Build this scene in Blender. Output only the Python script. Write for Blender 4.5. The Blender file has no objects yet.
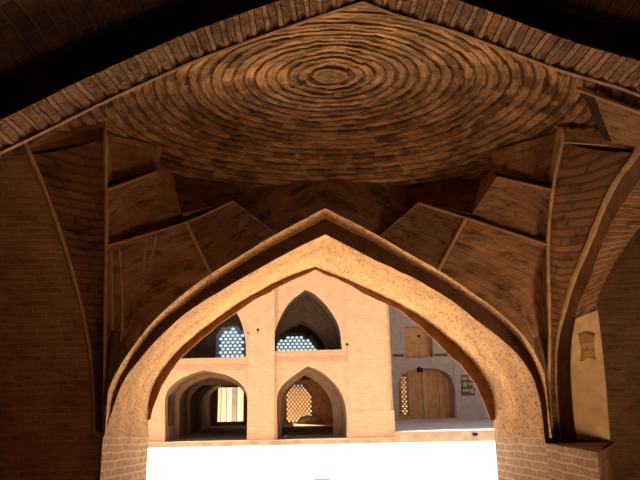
import bpy, bmesh, math, random
from mathutils import Vector, Matrix, noise
from mathutils.geometry import tessellate_polygon
from mathutils.bvhtree import BVHTree
random.seed(7)
R = math.radians
COL = bpy.context.scene.collection
V = Vector

# ------------------------------------------------------------------ camera
F_PX = 620.0
EYE = 1.66
PITCH, YAW, ROLL = 14.5, 0.50, 0.93
M = Matrix.Rotation(R(-YAW), 3, 'Z') @ Matrix.Rotation(R(90 + PITCH), 3, 'X') @ Matrix.Rotation(R(-ROLL), 3, 'Z')
E = V((0, 0, EYE))
def ray(px, py):
    return M @ V(((px - 320) / F_PX, (240 - py) / F_PX, -1.0))
def PY(px, py, y):
    d = ray(px, py); return E + d * (y / d.y)
def PX(px, py, x):
    d = ray(px, py); return E + d * (x / d.x)
def PZ(px, py, z):
    d = ray(px, py); return E + d * ((z - EYE) / d.z)
cam = bpy.data.cameras.new('camera'); cam.sensor_width = 36; cam.lens = F_PX * 36 / 640
cam.clip_start = 0.05; cam.clip_end = 600
camo = bpy.data.objects.new('camera', cam); COL.objects.link(camo)
camo.matrix_world = Matrix.Translation(E) @ M.to_4x4()
bpy.context.scene.camera = camo

# ------------------------------------------------------------------ materials
def mat_brick(name, c1, c2, mortar, bw=.24, bh=.075, gap=.012, bump=.6, var=.5, plaster=0.0, plaster_c=None, rough=.95, streak=0.0, soot=0.0):
    m = bpy.data.materials.new(name); m.use_nodes = True
    nt = m.node_tree; N = nt.nodes; L = nt.links
    b = N['Principled BSDF']; b.inputs['Roughness'].default_value = rough
    b.inputs['Specular IOR Level'].default_value = .12
    uv = N.new('ShaderNodeUVMap')
    wob = N.new('ShaderNodeTexNoise'); wob.inputs['Scale'].default_value = 3.0; wob.inputs['Detail'].default_value = 3
    L.new(uv.outputs[0], wob.inputs['Vector'])
    sub = N.new('ShaderNodeVectorMath'); sub.operation = 'SUBTRACT'; sub.inputs[1].default_value = (.5, .5, .5)
    L.new(wob.outputs['Color'], sub.inputs[0])
    sc = N.new('ShaderNodeVectorMath'); sc.operation = 'SCALE'; sc.inputs['Scale'].default_value = .05
    L.new(sub.outputs[0], sc.inputs[0])
    add = N.new('ShaderNodeVectorMath'); L.new(uv.outputs[0], add.inputs[0]); L.new(sc.outputs[0], add.inputs[1])
    br = N.new('ShaderNodeTexBrick'); L.new(add.outputs[0], br.inputs['Vector'])
    br.inputs['Scale'].default_value = 1.0
    br.inputs['Brick Width'].default_value = bw; br.inputs['Row Height'].default_value = bh
    br.inputs['Mortar Size'].default_value = gap; br.inputs['Mortar Smooth'].default_value = .35
    br.inputs['Bias'].default_value = 0
    br.inputs['Color1'].default_value = (*c1, 1); br.inputs['Color2'].default_value = (*c2, 1); br.inputs['Mortar'].default_value = (*mortar, 1)
    big = N.new('ShaderNodeTexNoise'); big.inputs['Scale'].default_value = 2.2; big.inputs['Detail'].default_value = 8; big.inputs['Roughness'].default_value = .65
    L.new(uv.outputs[0], big.inputs['Vector'])
    ramp = N.new('ShaderNodeMapRange'); ramp.inputs[1].default_value = .3; ramp.inputs[2].default_value = .7
    ramp.inputs[3].default_value = 1 - var; ramp.inputs[4].default_value = 1 + var * .35
    L.new(big.outputs['Fac'], ramp.inputs[0])
    mul = N.new('ShaderNodeVectorMath'); mul.operation = 'SCALE'
    L.new(br.outputs['Color'], mul.inputs[0]); L.new(ramp.outputs[0], mul.inputs['Scale'])
    col = mul.outputs[0]
    fine = N.new('ShaderNodeTexNoise'); fine.inputs['Scale'].default_value = 34; fine.inputs['Detail'].default_value = 4
    L.new(uv.outputs[0], fine.inputs['Vector'])
    height = N.new('ShaderNodeMath'); height.operation = 'MULTIPLY_ADD'
    inv = N.new('ShaderNodeMath'); inv.operation = 'SUBTRACT'; inv.inputs[0].default_value = 1.0; L.new(br.outputs['Fac'], inv.inputs[1])
    L.new(fine.outputs['Fac'], height.inputs[0]); height.inputs[1].default_value = .55; L.new(inv.outputs[0], height.inputs[2])
    hout = height.outputs[0]
    if plaster > 0:
        pn = N.new('ShaderNodeTexNoise'); pn.inputs['Scale'].default_value = 1.4; pn.inputs['Detail'].default_value = 6
        L.new(uv.outputs[0], pn.inputs['Vector'])
        pr = N.new('ShaderNodeMapRange'); pr.inputs[1].default_value = .62 - plaster * .5; pr.inputs[2].default_value = .70 - plaster * .5
        L.new(pn.outputs['Fac'], pr.inputs[0])
        ch = N.new('ShaderNodeTexVoronoi'); ch.inputs['Scale'].default_value = 11
        stv = N.new('ShaderNodeVectorMath'); stv.operation = 'MULTIPLY'; stv.inputs[1].default_value = (1.0, 2.4, 1)
        L.new(add.outputs[0], stv.inputs[0]); L.new(stv.outputs[0], ch.inputs['Vector'])
        chr_ = N.new('ShaderNodeMapRange'); chr_.inputs[1].default_value = .08; chr_.inputs[2].default_value = .45
        chr_.inputs[3].default_value = .52; chr_.inputs[4].default_value = 1.12
        L.new(ch.outputs['Distance'], chr_.inputs[0])
        pm = N.new('ShaderNodeVectorMath'); pm.operation = 'SCALE'; pm.inputs[0].default_value = plaster_c or c1
        L.new(chr_.outputs[0], pm.inputs['Scale'])
        pm2 = N.new('ShaderNodeVectorMath'); pm2.operation = 'SCALE'; L.new(pm.outputs[0], pm2.inputs[0]); L.new(ramp.outputs[0], pm2.inputs['Scale'])
        mx = N.new('ShaderNodeMix'); mx.data_type = 'RGBA'
        L.new(pr.outputs[0], mx.inputs[0]); L.new(col, mx.inputs[6]); L.new(pm2.outputs[0], mx.inputs[7])
        col = mx.outputs[2]
        hm = N.new('ShaderNodeMix'); hm.data_type = 'FLOAT'
        ph = N.new('ShaderNodeMath'); ph.operation = 'MULTIPLY_ADD'; L.new(fine.outputs['Fac'], ph.inputs[0]); ph.inputs[1].default_value = .5; L.new(chr_.outputs[0], ph.inputs[2])
        L.new(pr.outputs[0], hm.inputs[0]); L.new(hout, hm.inputs[2]); L.new(ph.outputs[0], hm.inputs[3])
        hout = hm.outputs[0]
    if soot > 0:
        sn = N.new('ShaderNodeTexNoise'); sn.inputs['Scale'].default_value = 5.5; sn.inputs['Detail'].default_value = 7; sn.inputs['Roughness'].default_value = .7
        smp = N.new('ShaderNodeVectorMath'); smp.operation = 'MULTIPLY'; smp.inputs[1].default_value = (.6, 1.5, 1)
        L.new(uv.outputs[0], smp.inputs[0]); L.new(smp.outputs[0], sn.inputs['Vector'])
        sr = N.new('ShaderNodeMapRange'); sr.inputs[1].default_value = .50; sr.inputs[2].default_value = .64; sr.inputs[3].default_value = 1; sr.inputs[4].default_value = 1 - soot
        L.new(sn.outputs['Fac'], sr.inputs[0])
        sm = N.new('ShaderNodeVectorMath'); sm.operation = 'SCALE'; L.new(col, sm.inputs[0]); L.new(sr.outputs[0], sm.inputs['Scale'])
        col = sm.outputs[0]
    L.new(col, b.inputs['Base Color'])
    bp = N.new('ShaderNodeBump'); bp.inputs['Strength'].default_value = bump; bp.inputs['Distance'].default_value = .02
    L.new(hout, bp.inputs['Height']); L.new(bp.outputs[0], b.inputs['Normal'])
    return m

def mat_plain(name, c, var=.25, scale=4, bump=.3, rough=.95):
    m = bpy.data.materials.new(name); m.use_nodes = True
    nt = m.node_tree; N = nt.nodes; L = nt.links
    b = N['Principled BSDF']; b.inputs['Roughness'].default_value = rough; b.inputs['Specular IOR Level'].default_value = .12
    tc = N.new('ShaderNodeTexCoord')
    n = N.new('ShaderNodeTexNoise'); n.inputs['Scale'].default_value = scale; n.inputs['Detail'].default_value = 7
    L.new(tc.outputs['Object'], n.inputs['Vector'])
    r = N.new('ShaderNodeMapRange'); r.inputs[1].default_value = .3; r.inputs[2].default_value = .7; r.inputs[3].default_value = 1 - var; r.inputs[4].default_value = 1 + var * .3
    L.new(n.outputs['Fac'], r.inputs[0])
    s = N.new('ShaderNodeVectorMath'); s.operation = 'SCALE'; s.inputs[0].default_value = c; L.new(r.outputs[0], s.inputs['Scale'])
    L.new(s.outputs[0], b.inputs['Base Color'])
    bp = N.new('ShaderNodeBump'); bp.inputs['Strength'].default_value = bump; bp.inputs['Distance'].default_value = .02
    L.new(n.outputs['Fac'], bp.inputs['Height']); L.new(bp.outputs[0], b.inputs['Normal'])
    return m

BR1, BR2, MO = (.42, .235, .105), (.34, .18, .075), (.50, .31, .15)
m_dome = mat_plain('dome_brick', (.50, .255, .105), .45, 2.2, .35)
nt = m_dome.node_tree; at_n = nt.nodes.new('ShaderNodeAttribute'); at_n.attribute_name = 'tone'
sc_ = nt.nodes.new('ShaderNodeVectorMath'); sc_.operation = 'SCALE'
uvn = nt.nodes.new('ShaderNodeUVMap'); mp_ = nt.nodes.new('ShaderNodeVectorMath'); mp_.operation = 'MULTIPLY'; mp_.inputs[1].default_value = (8, 40, 1)
stn = nt.nodes.new('ShaderNodeTexNoise'); stn.inputs['Scale'].default_value = 1.0; stn.inputs['Detail'].default_value = 5; stn.inputs['Roughness'].default_value = .65
nt.links.new(uvn.outputs[0], mp_.inputs[0]); nt.links.new(mp_.outputs[0], stn.inputs['Vector'])
str_ = nt.nodes.new('ShaderNodeMapRange'); str_.inputs[1].default_value = .36; str_.inputs[2].default_value = .60; str_.inputs[3].default_value = .45; str_.inputs[4].default_value = 1.12
nt.links.new(stn.outputs['Fac'], str_.inputs[0])
tm_ = nt.nodes.new('ShaderNodeMath'); tm_.operation = 'MULTIPLY'; nt.links.new(str_.outputs[0], tm_.inputs[0]); nt.links.new(at_n.outputs['Fac'], tm_.inputs[1])
src = nt.nodes['Principled BSDF'].inputs['Base Color'].links[0].from_socket
nt.links.new(src, sc_.inputs[0]); nt.links.new(tm_.outputs[0], sc_.inputs['Scale'])
nt.links.new(sc_.outputs[0], nt.nodes['Principled BSDF'].inputs['Base Color'])
m_soffit = mat_brick('soffit_chaff', (.48, .255, .10), (.40, .20, .075), (.54, .31, .145), bw=.22, bh=.075, gap=.014, bump=1.0, var=.4, plaster=1.0, plaster_c=(.52, .285, .115))
m_pier = mat_brick('pier_brick', (.55, .32, .16), (.47, .26, .12), (.68, .46, .27), bw=.26, bh=.085, gap=.02, bump=1.0, var=.3)
m_wallb = mat_brick('dark_wall_brick', (.48, .25, .13), (.40, .20, .10), (.54, .31, .17), bw=.24, bh=.075, gap=.014, bump=.9, var=.35, soot=.3)
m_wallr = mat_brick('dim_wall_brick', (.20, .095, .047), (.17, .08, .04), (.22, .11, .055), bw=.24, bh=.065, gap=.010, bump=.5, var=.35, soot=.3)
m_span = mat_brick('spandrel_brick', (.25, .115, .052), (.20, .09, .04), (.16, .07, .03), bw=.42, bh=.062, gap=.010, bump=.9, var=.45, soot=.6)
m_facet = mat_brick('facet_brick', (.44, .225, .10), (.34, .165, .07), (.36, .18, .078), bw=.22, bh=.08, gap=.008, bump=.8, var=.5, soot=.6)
m_facet_shade = mat_brick('facet_brick_shaded', (.26, .135, .058), (.19, .095, .04), (.22, .115, .05), bw=.22, bh=.08, gap=.008, bump=.8, var=.5, soot=.7)  # facet brick darkened to hold the shade near the arch crown
m_lip = mat_plain('plaster_edge', (.50, .30, .14), .3, 9)
m_plaster = mat_plain('pale_plaster', (.56, .35, .16), .25, 6, .2)
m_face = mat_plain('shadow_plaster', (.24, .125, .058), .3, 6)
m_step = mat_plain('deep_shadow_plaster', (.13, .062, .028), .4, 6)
m_block = mat_plain('grey_block', (.225, .22, .215), .1, 5, .1)
m_near = mat_brick('voussoir_brick', (.34, .16, .07), (.24, .11, .048), (.44, .23, .11), bw=.9, bh=.085, gap=.020, bump=1.4, var=.55, soot=.6)
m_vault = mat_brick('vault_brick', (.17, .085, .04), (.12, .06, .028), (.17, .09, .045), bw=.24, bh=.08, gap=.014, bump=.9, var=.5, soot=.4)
m_black = mat_plain('unlit_face', (.06, .03, .016), .4, 6)  # near-black: the shade of unlit faces put into their colour
m_edge = mat_plain('dull_edge', (.26, .13, .055), .5, 9)
m_rim = mat_plain('rim_plaster', (.34, .165, .062), .4, 7)
m_fac = mat_brick('facade_brick', (.52, .265, .13), (.455, .22, .10), (.55, .30, .16), bw=.24, bh=.07, gap=.012, bump=.35, var=.14)
m_fac2 = mat_brick('facade_pilaster_brick', (.53, .27, .132), (.45, .21, .095), (.57, .315, .17), bw=.24, bh=.07, gap=.014, bump=.4, var=.16)
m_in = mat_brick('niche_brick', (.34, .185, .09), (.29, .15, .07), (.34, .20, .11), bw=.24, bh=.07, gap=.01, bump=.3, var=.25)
m_ind = mat_brick('niche_brick_shaded', (.13, .07, .038), (.10, .055, .03), (.13, .075, .042), bw=.24, bh=.07, gap=.01, bump=.3, var=.3)  # niche brick darkened, interior shade put into the colour
m_lat = mat_plain('lattice_clay', (.50, .27, .12), .2, 5, .1)
m_latb = mat_plain('glazed_lattice', (.34, .40, .58), .2, 5, .1)
m_shade = mat_brick('shaded_wall_brick', (.64, .52, .46), (.57, .46, .41), (.66, .55, .49), bw=.26, bh=.08, gap=.012, bump=.3, var=.2)
m_orange = mat_plain('orange_panel', (.80, .41, .18), .2, 3, .2)
m_orange2 = mat_plain('orange_strip', (.85, .50, .22), .15, 3, .2)
m_ground = mat_plain('courtyard_sand', (.86, .80, .70), .06, .4, .1)
m_pod = mat_plain('podium_stone', (.36, .235, .135), .25, 2, .3)
m_floor = mat_plain('floor_tile', (.45, .36, .28), .2, 2, .2)
m_dark = mat_plain('dark_hole', (.02, .015, .012), .1, 5, .1)
m_stone = mat_plain('pale_stone', (.62, .60, .57), .15, 3, .2)
m_boulder = mat_plain('worn_stone', (.55, .40, .26), .3, 3, .4)

# ------------------------------------------------------------------ object helpers
def link(o, parent=None):
    COL.objects.link(o)
    if parent is not None: o.parent = parent
    return o
def props(o, label=None, cat=None, group=None, kind=None):
    for k, v in (('label', label), ('category', cat), ('group', group), ('kind', kind)):
        if v: o[k] = v
    return o
def thing(name, label, cat, group=None):
    return props(link(bpy.data.objects.new(name, None)), label, cat, group)
def obj(name, verts, faces, mat, parent=None, uvs=None, smooth=False):
    me = bpy.data.meshes.new(name)
    me.from_pydata([tuple(v) for v in verts], [], faces)
    me.materials.append(mat)
    uvl = me.uv_layers.new(name='UVMap')
    if uvs is not None:
        for lp in me.loops: uvl.data[lp.index].uv = uvs[lp.vertex_index]
    else:
        for p in me.polygons:                                      # box mapping in metres
            n = p.normal
            for li in p.loop_indices:
                c = me.vertices[me.loops[li].vertex_index].co
                if abs(n.z) > .7: uvl.data[li].uv = (c.x, c.y)
                elif abs(n.y) > abs(n.x): uvl.data[li].uv = (c.x, c.z)
                else: uvl.data[li].uv = (c.y, c.z)
    if smooth:
        for p in me.polygons: p.use_smooth = True
    return link(bpy.data.objects.new(name, me), parent)

def grid(name, rows, mat, parent=None, smooth=True, swap=False, uoff=0.0, flatuv=False):
    """loft of equally long rows; uv in metres (u along a row, v across)"""
    n = len(rows[0]); verts = [p for r in rows for p in r]; uvs = []
    mid = rows[len(rows) // 2]; us = [0.0]
    for i in range(1, n): us.append(us[-1] + (mid[i] - mid[i - 1]).length)
    for i in range(n):
        pass
    vs = [[0.0] * n]
    for a in range(1, len(rows)):
        vs.append([vs[-1][i] + (rows[a][i] - rows[a - 1][i]).length for i in range(n)])
    for a in range(len(rows)):
        for i in range(n):
            uvs.append((rows[a][i].x, rows[a][i].z) if flatuv else (vs[a][i], us[i] + uoff) if swap else (us[i] + uoff, vs[a][i]))
    faces = []
    for a in range(len(rows) - 1):
        for i in range(n - 1):
            k = a * n + i
            faces.append((k, k + 1, k + n + 1, k + n))
    return obj(name, verts, faces, mat, parent, uvs, smooth)

def crom(pts, n):
    """Catmull-Rom through pts, resampled to n points by arc length"""
    P = [V(p) for p in pts]; D = []
    for i in range(len(P) - 1):
        p0 = P[i - 1] if i else P[0] * 2 - P[1]; p1 = P[i]; p2 = P[i + 1]
        p3 = P[i + 2] if i + 2 < len(P) else P[i + 1] * 2 - P[i]
        for k in range(12):
            t = k / 12
            D.append(.5 * ((2 * p1) + (p2 - p0) * t + (2 * p0 - 5 * p1 + 4 * p2 - p3) * t * t + (3 * p1 - p0 - 3 * p2 + p3) * t ** 3))
    D.append(P[-1])
    cum = [0.0]
    for i in range(1, len(D)): cum.append(cum[-1] + (D[i] - D[i - 1]).length)
    out = []; j = 0
    for k in range(n):
        s = cum[-1] * k / (n - 1)
        while j < len(cum) - 2 and cum[j + 1] < s: j += 1
        f = (s - cum[j]) / max(cum[j + 1] - cum[j], 1e-9)
        out.append(D[j].lerp(D[j + 1], min(max(f, 0), 1)))
    return out
def halves(L, Rr, n=40):
    """two smooth halves meeting in a sharp apex"""
    return crom(L, n) + crom(Rr, n)[1:]
def lerp_rows(a, b, k):
    return [[p.lerp(q, t / k) for p, q in zip(a, b)] for t in range(k + 1)]
def rough_rows(rows, amp, freq, axis=None, seed=0.0):
    for r in rows:
        for i, p in enumerate(r):
            r[i] = p + V((noise.noise(p * freq + V((seed, 0, 0))), noise.noise(p * freq + V((0, seed + 9, 0))), noise.noise(p * freq + V((0, 0, seed + 17))))) * amp
    return rows

def box(name, x0, x1, y0, y1, z0, z1, mat, parent=None):
    v = [(x0, y0, z0), (x1, y0, z0), (x1, y1, z0), (x0, y1, z0), (x0, y0, z1), (x1, y0, z1), (x1, y1, z1), (x0, y1, z1)]
    f = [(3, 2, 1, 0), (4, 5, 6, 7), (0, 1, 5, 4), (1, 2, 6, 5), (2, 3, 7, 6), (3, 0, 4, 7)]
    return obj(name, v, f, mat, parent)

def tess(name, outer, holes, mat, parent=None, thick=None):
    """flat polygon with holes; thick = vector for a second skin and edges"""
    loops = [outer] + holes
    flat = [p for l in loops for p in l]
    tris = [tuple(t) for t in tessellate_polygon(loops)]
    verts = list(flat); faces = list(tris)
    if thick is not None:
        n = len(flat); verts += [p + thick for p in flat]
        faces += [tuple(i + n for i in t[::-1]) for t in tris]
        b = 0
        for l in loops:
            k = len(l)
            for i in range(k):
                j = (i + 1) % k
                faces.append((b + i, b + j, b + j + n, b + i + n))
            b += k
    return obj(name, verts, faces, mat, parent)

# ================================================================== OUR BAY
Y_RIB, Y_FACE, Y_OUT = 6.65, 7.0, 9.05
def at(pts, Y): return [PY(x, y, Y) for x, y in pts]
def drop(p, z=0.0): return V((p.x, p.y, z))

# --- front arch profiles, read at their own planes
apex_n, apex_f, apex_r = (325, 234), (315, 267.5), (325, 208)
nearL = at([(103, 437), (107, 425), (113, 409), (121, 386), (134, 366), (151, 346), (172, 325), (190, 310), (215, 294), (252, 272.5), (290, 251.5), apex_n], Y_FACE)
nearR = at([apex_n, (348, 246), (372, 258.5), (400, 271.5), (425, 284), (450, 299.5), (474, 318), (509, 346), (529, 370), (540, 400), (545, 438)], Y_FACE)
farL = at([(148.5, 437), (148, 420), (150, 402), (154, 387), (164, 369), (180, 350), (202, 331), (228, 311), (257, 293), (288, 277.5), apex_f], Y_OUT)
farR = at([apex_f, (345, 279.5), (375, 293), (403, 307), (432, 326), (455, 345), (474, 364), (488, 386), (493, 405), (494, 420), (494.5, 437)], Y_OUT)
ribL = at([(105, 432), (105.5, 407), (111, 383), (127, 355), (152, 322.5), (182, 295), (212, 273), (240, 256), (265, 240.5), (295, 224), apex_r], Y_RIB)
ribR = at([apex_r, (348, 219.5), (372, 232), (410, 254), (440, 271), (470, 291), (497, 310.5), (525, 337), (543, 369), (549, 395), (552, 438)], Y_RIB)
in2L = at([(105, 435), (109, 415), (115, 390), (131, 359), (157, 326), (188, 301.5), (216, 281), (250, 259), (285, 240), (325, 219)], Y_FACE)
in2R = at([(325, 219), (348, 230.5), (372, 242), (410, 263), (440, 279), (470, 299), (495, 317), (521, 342), (538, 372), (545, 398), (549, 438)], Y_FACE)
near = halves(nearL, nearR, 50); far = halves(farL, farR, 50); rib = halves(ribL, ribR, 50); in2 = halves(in2L, in2R, 50)

fa = thing('pointed_arch', 'large sunlit pointed brick arch opening onto the white courtyard', 'arch')
grid('soffit', rough_rows(lerp_rows(near, far, 26), .012, 5), m_soffit, fa, swap=True)
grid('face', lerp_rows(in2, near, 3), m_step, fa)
grid('rib', rough_rows(lerp_rows(rib, in2, 5), .008, 6), m_soffit, fa, swap=True)
for side, k in (('left', 0), ('right', -1)):
    a, b = near[k], far[k]
    rows = []
    for k_ in range(13):
        r = [a.lerp(b, i / 10) for i in range(11)]
        rows.append([V((p.x, p.y, p.z * (1 - k_ / 12))) for p in r])
    grid('pier', rows, m_pier, fa)
# thin dark outer rim hanging inside the outer edge, broken off at the springing
rimL = at([(150.5, 420), (155, 402), (161, 388), (171, 370), (187, 352), (209, 333), (233, 314), (262, 296), (290, 281), (315, 270)], Y_OUT - .06)
rimR = at([(315, 270), (343, 282), (372, 297), (400, 311), (425, 331), (445, 350), (463, 368), (476, 385), (484, 402), (490.5, 420)], Y_OUT - .06)
r_in = halves(rimL, rimR, 46)
r_in = [p + V((noise.noise(p * 5), 0, noise.noise(p * 5 + V((5, 0, 0))))) * .018 for p in r_in]
rim_o = halves(farL[1:], farR[:-1], 46)
A = [p - V((0, .05, 0)) for p in rim_o]; Bf = [p + V((0, .03, .0)) for p in r_in]
grid('outer_rim', [A, r_in, Bf], m_rim, fa, smooth=False)

# --- courtyard-side wall of our building with the arch hole
zt = EYE + 4.6
outer = [V((-8, Y_OUT, 0)), V((-8, Y_OUT, zt)), V((8, Y_OUT, zt)), V((8, Y_OUT, 0))]
hole = [drop(far[0])] + far + [drop(far[-1])]
loop = [outer[0], outer[1], outer[2], outer[3]] + hole[::-1]
w = tess('wall_front', loop, [], m_fac); props(w, kind='structure', label='outer brick wall around the large arch, facing the courtyard')

# --- left barrel vault (side arch on the left)
XL = -2.45
lr = [PX(x, y, XL) for x, y in [(94.5, 432), (93.5, 400), (92, 370), (87, 335), (79, 297), (67, 254), (53, 212), (40, 178), (30, 155)]]
YC = lr[-1].y - .15
def side_profile(pts, X, apex_up=.10):
    top = V((X, YC, pts[-1].z + apex_up))
    half = crom([V((X, p.y, p.z)) for p in pts] + [top], 46)
    other = [V((X, 2 * YC - p.y, p.z)) for p in half[::-1]]
    return [drop(half[0])] + half + other[1:] + [drop(other[-1])]
lp = side_profile(lr, XL)
lv = thing('barrel_vault', 'dark brick barrel vault filling the left edge, with a thin pale rib', 'vault')
def shiftx(p, dx, grow=0):
    return [V((q.x + dx, q.y, q.z)) for q in p]
def subd(a, n=10):
    out = []
    for i in range(len(a) - 1):
        k = n if (a[i] - a[i + 1]).length > .5 else 1
        out += [a[i].lerp(a[i + 1], t / k) for t in range(k)]
    return out + [a[-1]]
lps = subd(lp)
grid('soffit', rough_rows([shiftx(lps, -.03 - t * .46) for t in range(10)], .01, 5), m_wallb, lv, swap=True, smooth=False)
def bead(name, path, r, mat, parent, seg=6):
    rows = []
    for i, p in enumerate(path):
        t = (path[min(i + 1, len(path) - 1)] - path[max(i - 1, 0)]).normalized()
        s = t.cross(V((0, 0, 1)));  s = s.normalized() if s.length > 1e-3 else V((1, 0, 0))
        u = s.cross(t)
        rr = r * (1 + .25 * noise.noise(p * 7))
        rows.append([p + (s * math.cos(a) + u * math.sin(a)) * rr for a in [2 * math.pi * k / seg for k in range(seg + 1)]])
    return grid(name, rows, mat, parent)
def clip_rib(path, zmin): return [p for p in path if p.z >= zmin]
lrib = clip_rib(shiftx(lp, 0), lr[0].z - .001)
bead('rib', lrib, .022, m_lip, lv)
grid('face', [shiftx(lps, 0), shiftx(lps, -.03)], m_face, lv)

# --- right side arch, with plastered soffit
XR = 2.76
rr = [PX(x, y, XR) for x, y in [(560, 440), (557, 405), (555.5, 370), (558, 334), (571, 287), (581, 261), (592, 235), (602, 210), (617, 180), (637, 153)]]
rp = side_profile(rr, XR, .12)
ro = [PX(x, y, XR + .07) for x, y in [(576, 440), (571.5, 400), (570, 355), (576, 313), (588, 283), (600, 250), (613, 220), (630, 193), (640, 180)]]
XS = XR + .42
rp2 = side_profile(ro, XR + .07, .16)
ra = thing('side_arch', 'side arch at the right edge with a pale plastered lower soffit', 'arch')
rfar = [PX(x, y, XS) for x, y in [(609, 441), (605, 386), (601, 345), (597, 305), (603, 285), (613, 267), (625, 247), (640, 227)]]
rp3 = side_profile(rfar, XS, .25)
rp_s, rp2_s, rp3_s = subd(rp), subd(rp2), subd(rp3)
bead('rib', clip_rib(rp, rr[0].z - .001), .032, m_lip, ra)
n_ = min(len(rp), len(rp2), len(rp3))
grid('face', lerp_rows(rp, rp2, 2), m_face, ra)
grid('soffit', rough_rows(lerp_rows(rp2, rp3, 8), .012, 6), m_near, ra, swap=True)
# plaster skin over the lowest part of the far side of that soffit
sk = []
for a, b in zip(rp2[1:26], rp3[1:26]):
    if a.z < PX(576, 318, XR + .07).z:
        sk.append([a.lerp(b, t / 6) + V((0, -.025, 0)) for t in range(7)])
ps = grid('plaster_panel', rough_rows(sk, .006, 5), m_plaster, ra); ps['label'] = 'smooth pale plaster on the foot of the soffit'
# bottom edge + side edges of the skin give it thickness
grid('plaster_edge', [sk[0], [p + V((0, .03, 0)) for p in sk[0]]], m_plaster, ra)
# a patch where the plaster has fallen away
tree = BVHTree.FromPolygons([v.co for v in ps.data.vertices], [p.vertices for p in ps.data.polygons])
pp = [tree.ray_cast(E, ray(x, y))[0] for x, y in [(579, 334), (586, 331), (595, 333), (594, 345), (596, 360), (588, 358), (581, 362), (582, 348)]]
pp = [p - (p - E).normalized() * .012 for p in pp if p is not None]
if len(pp) > 3: obj('bare_patch', pp, [tuple(range(len(pp)))], m_facet, ra)
# pier below the right side arch
a0, b0 = rp2[1], rp3[1]
# --- dark wall in the bay to the right
def rwall(y, x0, x1): return [[V((x0 + (x1 - x0) * i / 8, y, z)) for i in range(9)] for z in [0, .8, 1.6, 2.4, 3.2, 4, 5, 6]]
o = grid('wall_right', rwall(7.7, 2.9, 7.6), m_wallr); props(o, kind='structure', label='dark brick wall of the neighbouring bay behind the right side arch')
# envelope that keeps the daylight out of the vaults
o = box('wall_left', -7.2, -7.0, -4, 9.0, 0, zt, m_wallb); props(o, kind='structure')
o = box('wall_side', 7.6, 7.8, -4, 9.0, 0, zt, m_wallb); props(o, kind='structure')
o = box('wall_back', -7.2, 7.8, -4.2, -4, 0, zt, m_wallb); props(o, kind='structure')
o = box('ceiling_roof', -8, 8, -4.2, 9.04, zt, zt + .2, m_wallb); props(o, kind='structure')
o = box('floor', -8, 8, -4.2, 9.05, -.2, 0, m_floor); props(o, kind='structure')

# --- dome: courses of brick in rings, modelled
CX, CY, CZ = .16, 5.0, EYE + 2.80
KY, KX = .13, .65
def dome_z(x, y): return CZ - KY * ((y - CY) ** 2 + KX * (x - CX) ** 2)
def dome():
    step, course, NA = .0155, .077, 500
    verts = []; uvs = []; faces = []; tones = []
    NR = int(2.75 / step)
    for i in range(NR + 1):
        rho = .001 + i * step
        for j in range(NA):
            a = 2 * math.pi * j / NA
            wob = .028 * noise.noise(V((math.cos(a) * 1.6, math.sin(a) * 1.6, rho * 1.5))) * min(1, rho)
            rc = rho + wob
            ci = int(rc / course); fr = rc / course - ci
            random.seed(ci * 7919)
            off = random.random(); lvl = random.random()
            nb = max(5, int(2 * math.pi * (ci + .5) * course / .23))
            bi = int((j / NA + off) * nb) % nb; bf = ((j / NA + off) * nb) % 1
            hsh = math.sin(ci * 12.9898 + bi * 78.233) * 43758.5453; hsh -= math.floor(hsh)
            g = 0.0
            tone = .80 + .35 * hsh
            if fr < .24:
                g += .013 * (1 - .3 * hsh); tone *= .40
            h2 = math.sin(ci * 39.3 + bi * 11.13 + 4) * 24634.63; h2 -= math.floor(h2)
            if h2 > .72 and .1 < bf < .9: tone *= .45 + .3 * fr
            if bf < .05 and ci > 1: tone *= .8
            g += .007 * hsh * hsh + .006 * lvl
            tone *= 1 + .5 * noise.noise(V((rc * 14, a * 5 * max(rho, .3), 2))) + .25 * noise.noise(V((rc * 40, a * 16 * max(rho, .3), 7)))
            if rho < .13: g *= .35; tone = .75 + .25 * tone
            tones.append(tone)
            if .125 < rho < .15: g += .020; tones[-1] *= .45
            x = CX + rho * math.cos(a) / math.sqrt(KX); y = CY + rho * math.sin(a)
            p = V((x, y, 0))
            g += .02 * max(0, noise.noise(p * 2.2 + V((3, 1, 0))) - .05) + .010 * noise.noise(p * 11)
            z = CZ - KY * rho * rho + g
            verts.append((x, y, z)); uvs.append((a * max(rho, .2), rc))
    for i in range(NR):
        for j in range(NA):
            j2 = (j + 1) % NA
            q = (i * NA + j, i * NA + j2, (i + 1) * NA + j2, (i + 1) * NA + j)
            c = [sum(verts[k][t] for k in q) / 4 for t in (0, 1)]
            if 3.0 < c[1] < 6.92 and XL - .25 < c[0] < XR + .2: faces.append(q)
    o = obj('ceiling', verts, faces, m_dome, None, uvs)
    at_ = o.data.attributes.new('tone', 'FLOAT', 'POINT')
    at_.data.foreach_set('value', [max(.12, min(1.35, t)) for t in tones])
    return o
d = dome(); props(d, kind='structure', label='shallow brick dome with concentric rings of bricks and a round centre')
# a small black hole in the dome
hc = PZ(303, 83, CZ - .01)
hv = [V((hc.x + .030 * math.cos(a), hc.y + .03 * math.sin(a), dome_z(hc.x, hc.y) - .004)) for a in [k * math.pi / 5 for k in range(10)]]
obj('hole', hv + [v + V((0, 0, .05)) for v in hv], [tuple(range(10))] + [(i, (i + 1) % 10, 10 + (i + 1) % 10, 10 + i) for i in range(10)], m_dark, d)

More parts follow.
